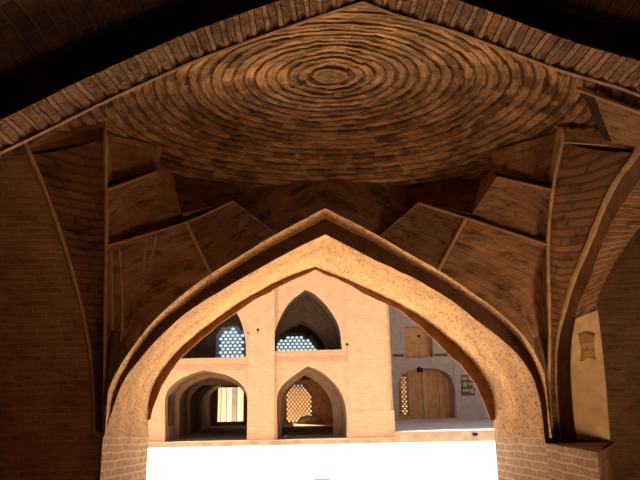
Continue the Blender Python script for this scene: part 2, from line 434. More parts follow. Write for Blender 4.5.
# --- near arch: radial brick band across the top of the view
YN, YF = 2.86, 3.16
fL = at([(-200, 262), (-110, 207), (0, 155), (50, 131), (100, 106), (150, 83), (200, 61), (260, 39), (320, 18), (362, 4)], YF)
fR = at([(362, 4), (400, 18), (440, 29), (475, 41), (550, 69), (600, 84), (625, 92), (700, 122), (800, 180), (860, 235)], YF)
nf = halves(fL, fR, 70)
cx = sum(p.x for p in nf) / len(nf)
def near_edge(p): return V((p.x, YN, p.z - .012))
nn = [near_edge(p) for p in nf]
na = thing('brick_arch', 'rough pointed arch of radial bricks spanning the top of the view', 'arch')
def vous(rows):
    # teeth: each brick stands proud or back
    out = []
    n = len(rows[0]); acc = [0.0]
    for i in range(1, n): acc.append(acc[-1] + (rows[0][i] - rows[0][i - 1]).length)
    for a, r in enumerate(rows):
        o2 = []
        for i, p in enumerate(r):
            k = int(acc[i] / .085); f = acc[i] / .085 - k
            h = math.sin(k * 91.7) * 4375.85; h -= math.floor(h)
            dz = .008 * h + .012 * max(0, math.cos(f * 2 * math.pi)) + .010 * noise.noise(p * 8)
            dy = (.010 * (h - .5)) if a in (0,) else 0
            o2.append(p + V((0, dy, dz)))
        out.append(o2)
    return out
def dens(L, n):
    cum = [0.0]
    for i in range(1, len(L)): cum.append(cum[-1] + (L[i] - L[i - 1]).length)
    out = []; j = 0
    for k in range(n):
        s = cum[-1] * k / (n - 1)
        while j < len(cum) - 2 and cum[j + 1] < s: j += 1
        f = (s - cum[j]) / max(cum[j + 1] - cum[j], 1e-9); out.append(L[j].lerp(L[j + 1], min(max(f, 0), 1)))
    return out
nfd = dens(nf, 360); nnd = [near_edge(p) for p in nfd]
grid('soffit', vous(lerp_rows(nnd, [p.lerp(q, .90) for p, q in zip(nnd, nfd)], 5)), m_near, na, smooth=False, swap=True)
grid('edge_course', [[p.lerp(q, .88) + V((0, 0, -.004)) for p, q in zip(nnd, nfd)], nfd, [p + V((0, 0, .25)) for p in nfd]], m_edge, na)
up = [V((cx + (p.x - cx) * 1.06, YN, p.z + .16)) for p in nn]
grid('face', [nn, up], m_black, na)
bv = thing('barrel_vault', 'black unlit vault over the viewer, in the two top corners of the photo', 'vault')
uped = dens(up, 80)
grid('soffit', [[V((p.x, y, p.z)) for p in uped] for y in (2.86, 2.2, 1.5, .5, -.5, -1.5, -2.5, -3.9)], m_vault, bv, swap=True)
for k in (0, -1):
    p = uped[k]; q = nf[k]
    obj('jamb', [V((p.x, y, z)) for y, z in ((YN, 0), (YN, p.z), (-3.9, p.z), (-3.9, 0))], [(0, 1, 2, 3)], m_vault, bv)
    obj('pier', [V((q.x, YN, 0)), V((q.x, YN, q.z)), V((q.x, YF, q.z)), V((q.x, YF, 0)), V((p.x, YN, 0)), V((p.x, YN, p.z))], [(0, 1, 2, 3), (0, 4, 5, 1)], m_near, na)

# --- squinches between dome, arches and corners
def patch(name, a, b, c, d, mat, parent, bulge=0.0, n=12, amp=.012, swap=False, freq=6):
    """four corners in order round the patch (a->b top/first edge, d->c second); bulge pushes the middle away from the viewer"""
    nrm = (b - a).cross(d - a)
    if nrm.length < 1e-6: nrm = (c - a).cross(d - a)
    nrm.normalize()
    if nrm.dot((a + b + c + d) / 4 - V((.15, 4.5, EYE))) < 0: nrm = -nrm
    rows = []
    for i in range(n + 1):
        t = i / n; r = []
        for j in range(n + 1):
            s = j / n
            p = a.lerp(b, s).lerp(d.lerp(c, s), t)
            p = p + nrm * (bulge * 16 * s * (1 - s) * t * (1 - t))
            e = min(1, 8 * min(s, 1 - s), 8 * min(t, 1 - t))
            p = p + nrm * (amp * e * noise.noise(p * freq))
            r.append(p)
        rows.append(r)
    return grid(name, rows, mat, parent, swap=swap)

def on_dome(px, py):
    d_ = ray(px, py)
    a_ = KY * (d_.y ** 2 + KX * d_.x ** 2); b_ = d_.z - 2 * KY * (d_.y * CY + KX * d_.x * CX); c_ = EYE - CZ + KY * (CY ** 2 + KX * CX ** 2)
    t_ = (-b_ + math.sqrt(max(b_ * b_ - 4 * a_ * c_, 0))) / (2 * a_)
    t0 = (-b_ - math.sqrt(max(b_ * b_ - 4 * a_ * c_, 0))) / (2 * a_)
    return E + d_ * t_
def corner(side):
    Lft = side == 'left'
    name = 'front %s' % side
    if Lft:
        q = dict(B=(104, 430), E3=(104.5, 380), E2=(105, 315), P1=(106, 246), P2=(106, 190), P2u=(106, 184), T=(105, 138), T2=(105, 122),
                 U=(156, 172), Uu=(158, 165), W=(181, 214), Q=(233, 201), Rr=(275, 233), S=(186, 222), K=(213, 273), Qd=(185, 222))
        X = XL; sgn = -1
    else:
        q = dict(B=(552, 438), E3=(549, 390), E2=(549.5, 330), P1=(548, 245), P2=(553, 190), P2u=(554, 184), T=(562, 142), T2=(561, 129),
                 U=(497, 177), Uu=(495, 170), W=(472, 214), Q=(418, 203), Rr=(380, 236), S=(466, 218), K=(438, 269), Qd=(466, 218))
        X = XR; sgn = 1
    dep = dict(B=6.78, E3=6.74, E2=6.50, P1=6.08, P2=5.62, P2u=5.66, T=5.22, T2=5.18, U=5.80, Uu=5.84, W=6.12, Q=6.40, Rr=6.62, S=6.30, K=6.60)
    g = {k: PY(*q[k], dep[k]) for k in dep}
    sq = thing('squinch', 'stepped brick squinch in the upper %s corner beside the sunlit arch' % side, 'squinch', 'corner squinches under the dome')
    # spandrel: horizontal brick courses between the side-arch rib and the corner rib
    prof = lr if Lft else rr
    side_pts = crom([V((X, p.y, p.z)) for p in prof], 24)
    edge = crom([g['B'], g['E3'], g['E2'], g['P1'], g['P2'], g['T']], 24)
    # pair points by height
    def by_z(path, z):
        for i in range(len(path) - 1):
            a, b = path[i], path[i + 1]
            if a.z <= z <= b.z: return a.lerp(b, (z - a.z) / max(b.z - a.z, 1e-6))
        return path[0] if z < path[0].z else path[-1]
    rows = []
    z0 = max(side_pts[0].z, edge[0].z)
    for i in range(41):
        t = i / 40
        a = by_z(side_pts, z0 + (side_pts[-1].z - z0) * t); b = by_z(edge, z0 + (edge[-1].z - z0) * t)
        row = []
        for j in range(13):
            p = a.lerp(b, j / 12)
            e = min(1, 4 * min(j, 12 - j) / 12)
            row.append(p + V((0, .05 * math.sin(math.pi * j / 12) + .022 * e * noise.noise(V((p.x * 1.5, p.y * 1.5, p.z * 9))), 0)))
        rows.append(row)
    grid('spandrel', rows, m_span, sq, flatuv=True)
    # frontal band above the spandrel
    if Lft:
        s1 = PY(20, 151, 4.95); s2 = PY(72, 132, 5.15); s3 = PY(78, 117, 5.2); s4 = PY(94, 112, 5.25)
        patch('band', PY(8, 157, 4.95), g['T'], PY(104, 128, 5.24), s1, m_face, sq, 0, 6)
        patch('facet', s1, PY(104, 128, 5.24), s4, PY(45, 134, 4.9), m_facet, sq, 0, 6)
        patch('lit_facet', PY(72, 133, 5.05), PY(105, 127, 5.15), PY(105, 108, 5.2), PY(86, 110, 5.15), m_lip, sq, 0, 6)
    else:
        patch('band', g['T'], PY(650, 150, 4.9), PY(650, 136, 4.85), g['T2'], m_facet, sq, 0, 6)
        patch('facet', PY(579, 88, 4.55), PY(594, 94, 4.5), PY(614, 143, 4.86), PY(604, 140, 4.95), m_black, sq, 0, 6)
        patch('facet', PY(593, 93, 4.47), PY(660, 117, 4.2), PY(660, 150, 4.6), PY(612, 143, 4.86), m_facet, sq, 0, 6)
        bead('lip', crom([PY(577, 89, 4.52), PY(610, 101, 4.38), PY(660, 119, 4.2)], 12), .016, m_lip, sq)
        bead('lip', crom([g['T'], PY(600, 144.5, 5.08), PY(655, 150, 4.9)], 12), .012, m_lip, sq)
    # corner rib
    bead('corner_rib', crom([g['B'], g['E3'], g['E2'], g['P1'], g['P2'], g['T'], g['T2']], 50), .018, m_lip, sq)
    # lower tier: a long concave face along the rib, and a triangular face to its inner side
    arch_pts = ribL if Lft else ribR[::-1]
    ar = crom([arch_pts[i] for i in range(0, 8 if Lft else 8)], 30)
    # cut arch run at K
    kz = g['K'].z
    run = [p for p in ar if p.z <= kz]
    endp = by_z(ar, kz); run.append(endp)
    run = crom(run, 25)
    e_lo = crom([g['B'], g['E3'], g['E2'], g['P1']], 15)
    top = [g['P1'].lerp(g['S'], t / 10) for t in range(1, 11)]
    outer_path = e_lo + top
    rows = []
    for i in range(25):
        a, b = outer_path[i], run[i]
        row = []
        for j in range(13):
            s = j / 12; p = a.lerp(b, s)
            dd = .16 * math.sin(math.pi * s) * min(1, i / 8) * min(1, (24 - i) / 6)
            ridge = .035 * min(1, (24 - i) / 4) * abs(math.sin(i * 1.05 + s * 2)) * math.sin(math.pi * s) if i > 13 else 0
            row.append(p + V((sgn * dd * .6, dd * .8 - ridge, dd * .25)) + V((0, .012 * noise.noise(p * 7), 0)))
        rows.append(row)
    lf = grid('lower_facet', rows, m_facet, sq, swap=True)
    if Lft:
        tree = BVHTree.FromPolygons([v.co for v in lf.data.vertices], [p.vertices for p in lf.data.polygons])
        for pts_ in (((119, 247), (120.5, 262), (121, 278), (122.5, 312), (121, 345)), ((146, 238), (145, 250), (143, 268), (131, 297)), ((156, 236), (154, 246), (150, 261)),
                     ((111, 250), (112, 290), (112, 330))):
            hit = [tree.ray_cast(E, ray(*p_))[0] for p_ in pts_]
            hit = [h_ + (h_ - E).normalized() * .010 for h_ in hit if h_ is not None]
            if len(hit) > 2: bead('plaster_ridge', crom(hit, 14), .016, m_lip, sq)
    patch('fold_facet', g['S'], g['Q'], g['Rr'], run[-1], m_facet_shade, sq, .05, 12)
    bead('lip', crom([g['P1'], g['S'], g['Q']], 20), .016, m_lip, sq)
    bead('lip', crom([g['Q'], g['Q'].lerp(g['Rr'], .5), g['Rr']], 8), .010, m_facet, sq)
    bead('fold_ridge', crom([g['S'], g['S'].lerp(run[-1], .5), run[-1]], 8), .022, m_lip, sq)
    # upper tier, set a little back above the lower lip
    back = V((sgn * .02, .10, .06))
    up1, us = g['P1'] + back, g['S'] + back
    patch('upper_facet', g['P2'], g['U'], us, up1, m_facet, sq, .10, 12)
    bead('lip', crom([g['P2'], g['P2'].lerp(g['U'], .5), g['U']], 10), .015, m_lip, sq)
    # inner side of the upper tier up to the dome
    patch('shelf', g['P2'] + V((0, .10, .10)), g['U'] + V((0, .10, .09)), g['U'], g['P2'], m_black, sq, 0, 6, .004)
    pa, pb = q['P2'], q['U']
    patch('dome_facet', on_dome(pa[0] + sgn * 6, pa[1] - 58), on_dome(pb[0] - sgn * 6, pb[1] - 26), g['U'] + V((0, .10, .08)), g['P2'] + V((sgn * .10, .10, .09)), m_facet, sq, .02, 10)
    ux, uy = q['U']; wx, wy = q['W']
    d1 = on_dome(ux - sgn * 2, uy - 12); d2 = on_dome(ux - sgn * 17, uy + 4); d3 = on_dome(q['Q'][0] - sgn * 18, q['Q'][1] - 14)
    patch('side_facet', d1, d2, g['W'], g['U'], m_lip, sq, 0, 8)
    patch('inner_facet', d2, d3, g['Q'] + V((0, .02, .01)), g['W'], m_facet_shade, sq, .03, 10)
    patch('inner_facet', g['W'], g['Q'] + V((0, .02, .01)), g['Q'] + back, us, m_facet_shade, sq, 0, 6)
    # plastered strip that carries the corner rib up into the dome
    top = V((g['T2'].x, g['T2'].y + .1, dome_z(g['T2'].x, g['T2'].y) + .03))
    patch('strip', g['P2u'] + V((0, .01, 0)), PY(q['P2u'][0] - sgn * 6, q['P2u'][1] - 3, 5.72), PY(q['T2'][0] - sgn * 4, q['T2'][1] - 3, 5.30), g['T2'], m_lip, sq, 0, 8)
    return g, run
gl, runl = corner('left'); gr, runr = corner('right')

# wall above the front arch, up to the dome
top = [V((p.x, Y_RIB + .06, max(dome_z(p.x, Y_RIB + .06) + .06, p.z + .02))) for p in rib]
w = grid('wall_arch', lerp_rows([p + V((0, .005, 0)) for p in rib], top, 4), m_facet_shade); props(w, kind='structure')

# frontal foot of the left pier beside the arch; the corner pier on both sides below the springing
yl = lr[0].y - .006
o = obj('wall_corner_left', [V((near[0].x - .003, yl, 0)), V((near[0].x - .003, yl, near[0].z + .05)), V((-6.5, yl, near[0].z + .05)), V((-6.5, yl, 0))], [(0, 1, 2, 3)], m_wallb)
o.name = 'wall_corner_left'; props(o, kind='structure')
xr0 = near[-1].x
pe = PX(596, 446, xr0 + .03)
pts = [V((xr0, Y_FACE, 0)).lerp(V((pe.x, pe.y, 0)), t / 10)[:2] for t in range(11)]
zr = rr[0].z
rows = [[V((x, y, z)) for x, y in pts] for z in [0, zr * .33, zr * .66, zr - .005]]
o = grid('wall_corner_right', rows, m_pier, smooth=False); props(o, kind='structure', label='brick pier foot under the right side arch')

bk = [(pe.x, pe.y), (pe.x + .02, pe.y), (XS + .03, rp3[1].y + .02)]
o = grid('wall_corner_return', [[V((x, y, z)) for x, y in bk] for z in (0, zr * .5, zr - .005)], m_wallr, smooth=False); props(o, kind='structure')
lg = [V((x, y, zr - .005)) for x, y in pts + bk[1:]] + [V((XS + .03, Y_FACE, zr - .005))]
o = tess('trim_ledge', lg, [], m_pier); props(o, kind='structure')
# ================================================================== COURTYARD AND FAR BUILDING
GZ = -.16
o = obj('ground', [(-120, 9.05, GZ), (120, 9.05, GZ), (120, 160, GZ), (-120, 160, GZ)], [(0, 1, 2, 3)], m_ground)
props(o, 'dazzling white sunlit courtyard ground', 'ground', kind='structure')
ndir = ray(284, 398); ndir.z = 0; ndir.normalize()
ex = V((ndir.y, -ndir.x, 0))
O = PY(270, 440, 28.0)
PZ0 = O.z                                                          # podium top
def FF(px, py, d=0.0):
    r = ray(px, py); t = (O + ndir * d - E).dot(ndir) / r.dot(ndir); return E + r * t
def S(px, py, d=0.0): return (FF(px, py, d) - O).dot(ex)
def L3(s, d, z): return O + ex * s + ndir * d + V((0, 0, z - O.z))
ZT = PZ0 + 8.6

fb = thing('arcade_building', 'sunlit two-storey brick arcade across the courtyard, with pointed niches', 'building')
sR = S(394, 430); sLf = S(40, 400)
def outl(pts, d=0.0): return [FF(x, y, d) for x, y in pts]
def smooth_arch(left, right, d=0.0, n=14):
    return crom(outl(left, d), n) + crom(outl(right, d), n)[1:]
n1 = smooth_arch([(165, 440.5), (165, 418), (165.3, 397), (171, 386), (184.5, 376.5), (203, 370)], [(203, 370), (226, 375), (239, 382), (245.5, 391), (248, 402), (248.5, 439.5)])
n2 = smooth_arch([(277.5, 439), (277, 418), (277, 398), (281, 387), (293, 376), (308, 366)], [(308, 366), (318, 370), (328, 377), (339, 389), (345, 403), (347, 420), (347, 437)])
n3 = smooth_arch([(273, 351), (274, 335), (280, 318), (290, 302), (305, 290)], [(305, 290), (315, 294.5), (329, 309), (339, 327), (342, 349.5)])
n4 = smooth_arch([(163, 359), (164, 341), (170, 323), (182, 306), (204, 291)], [(204, 291), (224, 300), (238, 315), (245, 337), (246, 357)])
for nn_ in (n1, n2):
    nn_[0].z = nn_[-1].z = PZ0
outer = [L3(sLf, 0, PZ0), L3(sLf, 0, ZT), L3(sR, 0, ZT), L3(sR, 0, PZ0)]
loop = [outer[3]] + n2[::-1] + n1[::-1] + [outer[0], outer[1], outer[2]]
tess('wall', loop, [n3, n4], m_fac, fb)
# flank of the projecting block and its back/roof
obj('side_wall', [L3(sR, 0, PZ0), L3(sR, 19, PZ0), L3(sR, 19, ZT), L3(sR, 0, ZT)], [(0, 1, 2, 3)], m_fac, fb)
def prism(name, s0, s1, d0, d1, z0, z1, mat, parent):
    v = [L3(s, d, z) for z in (z0, z1) for s, d in ((s0, d0), (s1, d0), (s1, d1), (s0, d1))]
    f = [(3, 2, 1, 0), (4, 5, 6, 7), (0, 1, 5, 4), (1, 2, 6, 5), (2, 3, 7, 6), (3, 0, 4, 7)]
    return obj(name, v, f, mat, parent)
# flat pilasters
prism('pilaster', S(247.5, 400), S(274.5, 400), -.06, .0, PZ0, ZT, m_fac2, fb)
prism('pilaster', S(349, 400), S(390, 400), -.06, .0, PZ0, ZT, m_fac2, fb)
prism('plinth', S(349, 425), S(394.5, 425), -.09, .02, PZ0, FF(394, 410).z, m_fac2, fb)
for x0, x1, y in ((163, 247.5, 359), (274, 349, 351)):             # thin string course under the upper niches
    z = FF((x0 + x1) / 2, y + 3).z
    prism('string_course', S(x0, y), S(x1, y), -.03, 0, z - .06, z + .05, m_fac, fb)
for px, py in ((258, 330), (347, 344.5), (248, 333)):
    c = FF(px, py); s_ = (c - O).dot(ex); h = .055 if px != 248 else .03
    prism('putlog_hole', s_ - h, s_ + h, -.075, -.055, c.z - h, c.z + h, m_dark, fb)

def ext(prof, d0, d1): return [[p + ndir * d for p in prof] for d in (d0, (d0 + d1) / 2, d1)]
def scaled(prof, k, kz=None):
    c = (prof[0] + prof[-1]) / 2; kz = kz or k
    return [c + (p - c).dot(ex) * k * ex + V((0, 0, (p.z - c.z) * kz)) for p in prof]
def ring(name, prof, inner, d, mat, parent, thick=.35):
    a = [p + ndir * d for p in prof]; b = [p + ndir * d for p in inner]; c = [p + ndir * (d + thick) for p in inner]
    return grid(name, [a, b, c], mat, parent, smooth=False)

def lattice(name, s0, s1, z0, z1, d, pitch, rowp, hole_fn, mat, parent, kind='hex', open_k=.68, thick=.06, surround=None):
    """clay screen: staggered cells, open where hole_fn(s,z) is true"""
    verts = []; faces = []; solid = []
    def vid(s, z, dd): verts.append(L3(s, d + dd, z)); return len(verts) - 1
    rows_ = int((z1 - z0) / rowp) + 2; cols = int((s1 - s0) / pitch) + 2
    for r in range(-1, rows_):
        for c in range(-1, cols):
            cs = s0 + (c + (.5 if r % 2 else 0)) * pitch; cz = z0 + r * rowp
            if kind == 'hex':
                cell = [(0, 2 / 3 * rowp), (-.5 * pitch, rowp / 3), (-.5 * pitch, -rowp / 3), (0, -2 / 3 * rowp), (.5 * pitch, -rowp / 3), (.5 * pitch, rowp / 3)]
            else:
                cell = [(0, rowp), (-.5 * pitch, 0), (0, -rowp), (.5 * pitch, 0)]
            def cl(v): return (min(max(cs + v[0], s0), s1), min(max(cz + v[1], z0), z1))
            P_ = [cl(v) for v in cell]
            if max(p[0] for p in P_) - min(p[0] for p in P_) < 1e-4 or max(p[1] for p in P_) - min(p[1] for p in P_) < 1e-4: continue
            inb = s0 + pitch * .5 < cs < s1 - pitch * .5 and z0 + rowp * .6 < cz < z1 - rowp * .6
            k = len(cell)
            if inb and hole_fn(cs, cz):
                o_ = [vid(*p, 0) for p in P_]; i_ = [vid(cs + v[0] * open_k, cz + v[1] * open_k, 0) for v in cell]
                b_ = [vid(cs + v[0] * open_k, cz + v[1] * open_k, thick) for v in cell]
                for a in range(k):
                    b = (a + 1) % k
                    faces.append((o_[a], o_[b], i_[b], i_[a])); faces.append((i_[a], i_[b], b_[b], b_[a]))
            else:
                (faces if hole_near(hole_fn, cs, cz, pitch, rowp) else solid).append(tuple(vid(*p, 0) for p in P_))
    o = obj(name, verts, faces + solid, mat, parent)
    if surround:
        o.data.materials.append(surround)
        for i in range(len(faces), len(faces) + len(solid)): o.data.polygons[i].material_index = 1
    return o
def hole_near(fn, s, z, p, r):
    return any(fn(s + a * p, z + b * r) for a, b in ((1, 0), (-1, 0), (.5, 1), (-.5, 1), (.5, -1), (-.5, -1)))
def end_wall(s0, s1, z0, z1, d, rect, mat, parent, name='end_wall'):
    h = [L3(rect[0], d, rect[2]), L3(rect[0], d, rect[3]), L3(rect[1], d, rect[3]), L3(rect[1], d, rect[2])]
    return tess(name, [L3(s0, d, z0), L3(s0, d, z1), L3(s1, d, z1), L3(s1, d, z0)], [h], mat, parent)
def gable_fn(s0, s1, z0, zs, zt):
    def fn(s, z):
        if not (s0 < s < s1 and z > z0): return False
        if z <= zs: return True
        t = abs(s - (s0 + s1) / 2) / ((s1 - s0) / 2)
        return z < zs + (zt - zs) * (1 - t)
    return fn
def arch_fn(s0, s1, z0, zs, zt):
    def fn(s, z):
        if not (s0 < s < s1 and z > z0): return False
        t = abs(s - (s0 + s1) / 2) / ((s1 - s0) / 2)
        return z < zs + (zt - zs) * (1 - t ** 1.8)
    return fn

D5_ = 17.0
# ---- lower left niche: a long vault of three transverse arches ending in a bright window
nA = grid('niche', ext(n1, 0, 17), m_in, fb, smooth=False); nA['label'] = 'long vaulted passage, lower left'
for d in (2.6, 6.2, 10.5):
    ring('transverse_arch', n1, scaled(n1, .90, .93), d, m_in, nA, .5)
sw = (S(218, 404, 17), S(243.5, 404, 17), FF(230, 421.5, 17).z, FF(230, 387.5, 17).z)
end_wall(n1 and (n1[0] - O).dot(ex) - .2, (n1[-1] - O).dot(ex) + .2, PZ0, PZ0 + 4.2, 17, sw, m_in, nA)
c = FF(170, 408, .9)
obj('wall_recess', [(n1[0] + ndir * dd + ex * .012 + V((0, 0, zz))) for dd, zz in ((.7, .62), (1.9, .62), (1.9, 2.0), (.7, 1.9))], [(0, 1, 2, 3)], m_ind, nA)
# ---- lower centre niche
nB = grid('niche', ext(n2, 0, 2.2), m_in, fb, smooth=False); nB['label'] = 'pointed passage, lower centre'
inn = scaled(n2, .80, .90)
inn = [p + ex * -.12 for p in inn]
ring('inner_arch', n2, inn, 2.2, m_in, nB, .6)
s0, s1 = (n2[0] - O).dot(ex) - .5, (n2[-1] - O).dot(ex) + .9
ZR = PZ0 + 3.5; DE = 19.0
obj('chamber_wall', [L3(s0, 2.9, PZ0), L3(s0, DE, PZ0), L3(s0, DE, ZR), L3(s0, 2.9, ZR)], [(0, 1, 2, 3)], m_in, nB)
obj('chamber_wall', [L3(s1, 2.9, PZ0), L3(s1, DE, PZ0), L3(s1, DE, ZR), L3(s1, 2.9, ZR)], [(0, 1, 2, 3)], m_orange2, nB)
lat = (S(284, 404, DE), S(312.5, 404, DE), FF(298, 424, DE).z, FF(298, 384, DE).z)
lat = (lat[0], lat[1], max(lat[2], PZ0 + .05), lat[3])
end_wall(s0, s1, PZ0, ZR, DE, lat, m_orange, nB)
lattice('lattice_screen', *lat, DE, .26, .165, arch_fn(lat[0] + .05, lat[1] - .05, lat[2], lat[3] - .9, lat[3] + .1), m_lat, nB, kind='diamond', open_k=.62, surround=m_orange)

SUN = V((.30, .11, -.94)).normalized()                             # direction the sunlight travels
f0, f1 = FF(293, 426.5, 0), FF(327, 422, 0)
def on_floor(px, py): return PZ(px, py, PZ0)
hole = [on_floor(*p) for p in ((294, 426.2), (293, 423.6), (325, 422.9), (326, 425.6))]
hole = [p - SUN * ((ZR - PZ0) / -SUN.z) for p in hole]
unseen_roof = [L3(s0, 2.9, ZR), L3(s0, DE, ZR), L3(s1, DE, ZR), L3(s1, 2.9, ZR)]
tess('chamber_roof', unseen_roof, [hole[::-1]], m_in, nB)  # unseen roof opening, added to throw a sun patch on the floor

# ---- upper niches
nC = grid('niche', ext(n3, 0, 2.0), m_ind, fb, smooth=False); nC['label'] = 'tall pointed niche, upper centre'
inn3 = [FF(*p, 2.0) - ndir * 2.0 for p in [(276, 352), (277, 340), (282, 332), (291, 325), (302, 320), (311, 325), (320, 333), (326, 342), (327, 352)]]
inn3 = crom(inn3[:5], 14) + crom(inn3[4:], 14)[1:]
n3s = n3
grid('arch_face', [[p + ndir * 2.0 for p in n3s], [p + ndir * 2.0 for p in inn3]], m_ind, nC, smooth=False)
ring('inner_arch', inn3, inn3, 2.0, m_in, nC, 1.6)
D3 = 5.2
a, b = S(255, 345, D3), S(345, 345, D3)
lat = (S(272.5, 345, D3), S(318, 345, D3), FF(295, 366, D3).z, FF(295, 333, D3).z)
end_wall(a, b, FF(295, 380, D3).z, FF(295, 290, D3).z, D3, lat, m_ind, nC)
lattice('lattice_screen', *lat, D3, .235, .165, arch_fn(lat[0], lat[1], lat[2], lat[3] - .95, lat[3] - .02), m_latb, nC, open_k=.74, surround=m_ind)
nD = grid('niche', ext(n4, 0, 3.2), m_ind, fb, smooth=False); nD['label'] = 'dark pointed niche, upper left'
D4 = 3.2
lat = (S(216, 345, D4), S(246.5, 345, D4), FF(230, 366, D4).z, FF(230, 326, D4).z)
end_wall(S(160, 345, D4), S(262, 345, D4), FF(230, 385, D4).z, FF(230, 280, D4).z, D4, lat, m_ind, nD)
lattice('lattice_screen', *lat, D4, .235, .165, gable_fn(lat[0] + .1, lat[1] - .05, lat[2], FF(230, 337, D4).z, FF(230, 326.5, D4).z), m_latb, nD, open_k=.74, surround=m_ind)
for nx, prof, dd in ((nC, n3, D3), (nD, n4, D4)):
    sA, sB = (prof[0] - O).dot(ex) - .6, (prof[-1] - O).dot(ex) + .6
    zf = prof[0].z - .02
    obj('niche_floor', [L3(sA, 0.02, zf), L3(sB, 0.02, zf), L3(sB, dd, zf), L3(sA, dd, zf)], [(0, 1, 2, 3)], m_ind, nx)
    if nx is nC:
        zc = max(p.z for p in prof) + .1
        obj('niche_ceiling', [L3(sA, 2.0, zc), L3(sB, 2.0, zc), L3(sB, dd, zc), L3(sA, dd, zc)], [(0, 1, 2, 3)], m_ind, nx)
        for s_ in (sA, sB):
            obj('niche_wall', [L3(s_, 2.0, zf), L3(s_, dd, zf), L3(s_, dd, zc), L3(s_, 2.0, zc)], [(0, 1, 2, 3)], m_ind, nx)

# sunlit buttresses beyond the left passage window
for k, (x0, x1, m) in enumerate(((216.5, 220.5, m_orange2), (223.5, 226, m_orange2), (231.5, 236.5, m_pod), (240.5, 243, m_orange2))):
    v = prism('buttress', S(x0, 404, 25), S(x1, 404, 25), 25, 26, GZ, PZ0 + 3.4, m, None)
    props(v, ['narrow orange buttress at the left side of the bright passage window', 'thin orange buttress second from the left in the bright passage window',
              'broad tan buttress in the middle of the bright passage window', 'orange buttress at the right side of the bright passage window'][k], 'buttress', 'buttresses behind the passage')
o = prism('wall_court', S(190, 404, 27), S(270, 404, 27), 27, 27.3, GZ, PZ0 + 4.5, m_ground, None); props(o, kind='structure', label='white sunlit wall seen through the passage window')

o = prism('wall_court', S(268, 404, 23), S(352, 404, 23), 23, 23.3, GZ, PZ0 + 2.6, m_orange2, None); props(o, kind='structure', label='orange wall behind the diamond lattice')
o = prism('wall_court', S(396, 404, D5_ + 4.5), S(414, 404, D5_ + 4.5), D5_ + 4.5, D5_ + 4.8, GZ, PZ0 + 4, m_orange2, None); props(o, kind='structure')
# ---- podium
o = prism('podium', sLf - 12, S(640, 432), -.34, 19.2, GZ - .05, PZ0, m_pod, None)
props(o, 'low stone podium edge running along the foot of the far arcade', 'podium')
c = FF(475, 434.3, -.37)
s_ = (c - O).dot(ex)
prism('drain_hole', s_ - .11, s_ + .11, -.39, -.34, c.z - .06, c.z + .06, m_dark, o)

# ---- shaded wing on the right
D5 = 17.0
sw_ = thing('arcade_building', 'shaded grey-brown wing set back on the right of the courtyard', 'building')
def W(px, py, d=D5): return FF(px, py, d)
low = crom(outl([(398.5, 419), (398.5, 395), (399, 379), (405, 372.5), (417, 369), (430, 368)], D5), 14) + crom(outl([(430, 368), (441, 370), (450, 376), (454.5, 388), (455, 400), (455, 417.5)], D5), 14)[1:]
low[0].z = low[-1].z = PZ0
upn = [W(405, 358), W(405, 327), W(432, 325.5), W(433, 357)]
pan = [W(461, 396), W(461, 374.5), W(476, 374), W(476, 395.5)]
sA, sB = sR - .1, S(640, 400, D5)
loop = [L3(sB, D5, PZ0)] + low[::-1] + [L3(sA, D5, PZ0), L3(sA, D5, ZT), L3(sB, D5, ZT)]
tess('wall', loop, [upn, pan], m_shade, sw_)
nE = grid('niche', ext(low, 0, 1.4), m_shade, sw_, smooth=False); nE['label'] = 'wide arched recess with orange panels'
# orange back with upright strips and a lattice at its left
DB = D5 + 1.4
lt = (S(399, 395, DB), S(409, 395, DB), W(404, 416, DB).z, W(404, 374, DB).z)
lt = (lt[0], lt[1], max(lt[2], PZ0 + .1), lt[3])
end_wall(S(392, 395, DB), S(462, 395, DB), PZ0, W(430, 362, DB).z, DB, lt, m_orange, nE, 'back_wall')
lattice('lattice_screen', *lt, DB, .26, .17, arch_fn(lt[0] - .2, lt[1] + .05, lt[2], lt[3] - .6, lt[3]), m_lat, nE, kind='hex', open_k=.56, surround=m_orange)
for x0, x1 in ((423, 426.5), (439, 442), (446, 448.5)):
    prism('upright_strip', S(x0, 395, DB), S(x1, 395, DB), DB - .10, DB, PZ0, W(430, 369.5, DB).z, m_orange2, nE)
nF = grid('niche', [upn + [upn[0]], [p + ndir * .9 for p in upn + [upn[0]]]], m_shade, sw_, smooth=False); nF['label'] = 'upper window recess with an orange arch'
obj('back_wall', [p + ndir * .9 for p in outl([(404, 359), (404, 326), (434, 324), (434, 359)], D5)], [(0, 1, 2, 3)], m_orange2, nF)
arc = crom(outl([(405, 358), (405, 336), (413, 340), (420, 348), (422, 358)], D5 + .8), 16)
tess('arch_panel', arc, [], m_orange, nF)
prism('terrace_floor', sA + .1, sB, -.05, D5, PZ0 - .02, PZ0 + .25, m_stone, sw_)
prism('terrace_step', sA + .1, sB, -.36, -.05, GZ, PZ0 + .24, m_pod, sw_)
# cornice band and frame
z = W(420, 362).z
prism('cornice', sA, S(452, 362, D5), D5 - .12, D5, z - .10, z + .16, m_shade, sw_)
prism('pilaster', S(455.5, 400, D5), S(459, 400, D5), D5 - .10, D5, PZ0, ZT, m_shade, sw_)
prism('pilaster', S(392, 400, D5), S(396.5, 400, D5), D5 - .10, D5, PZ0, z - .1, m_shade, sw_)
for x0, x1 in ((393, 404), (434, 448)):
    zz = W(400, 356).z
    prism('sill', S(x0, 356, D5), S(x1, 356, D5), D5 - .03, D5, zz - .05, zz + .14, m_face, sw_)
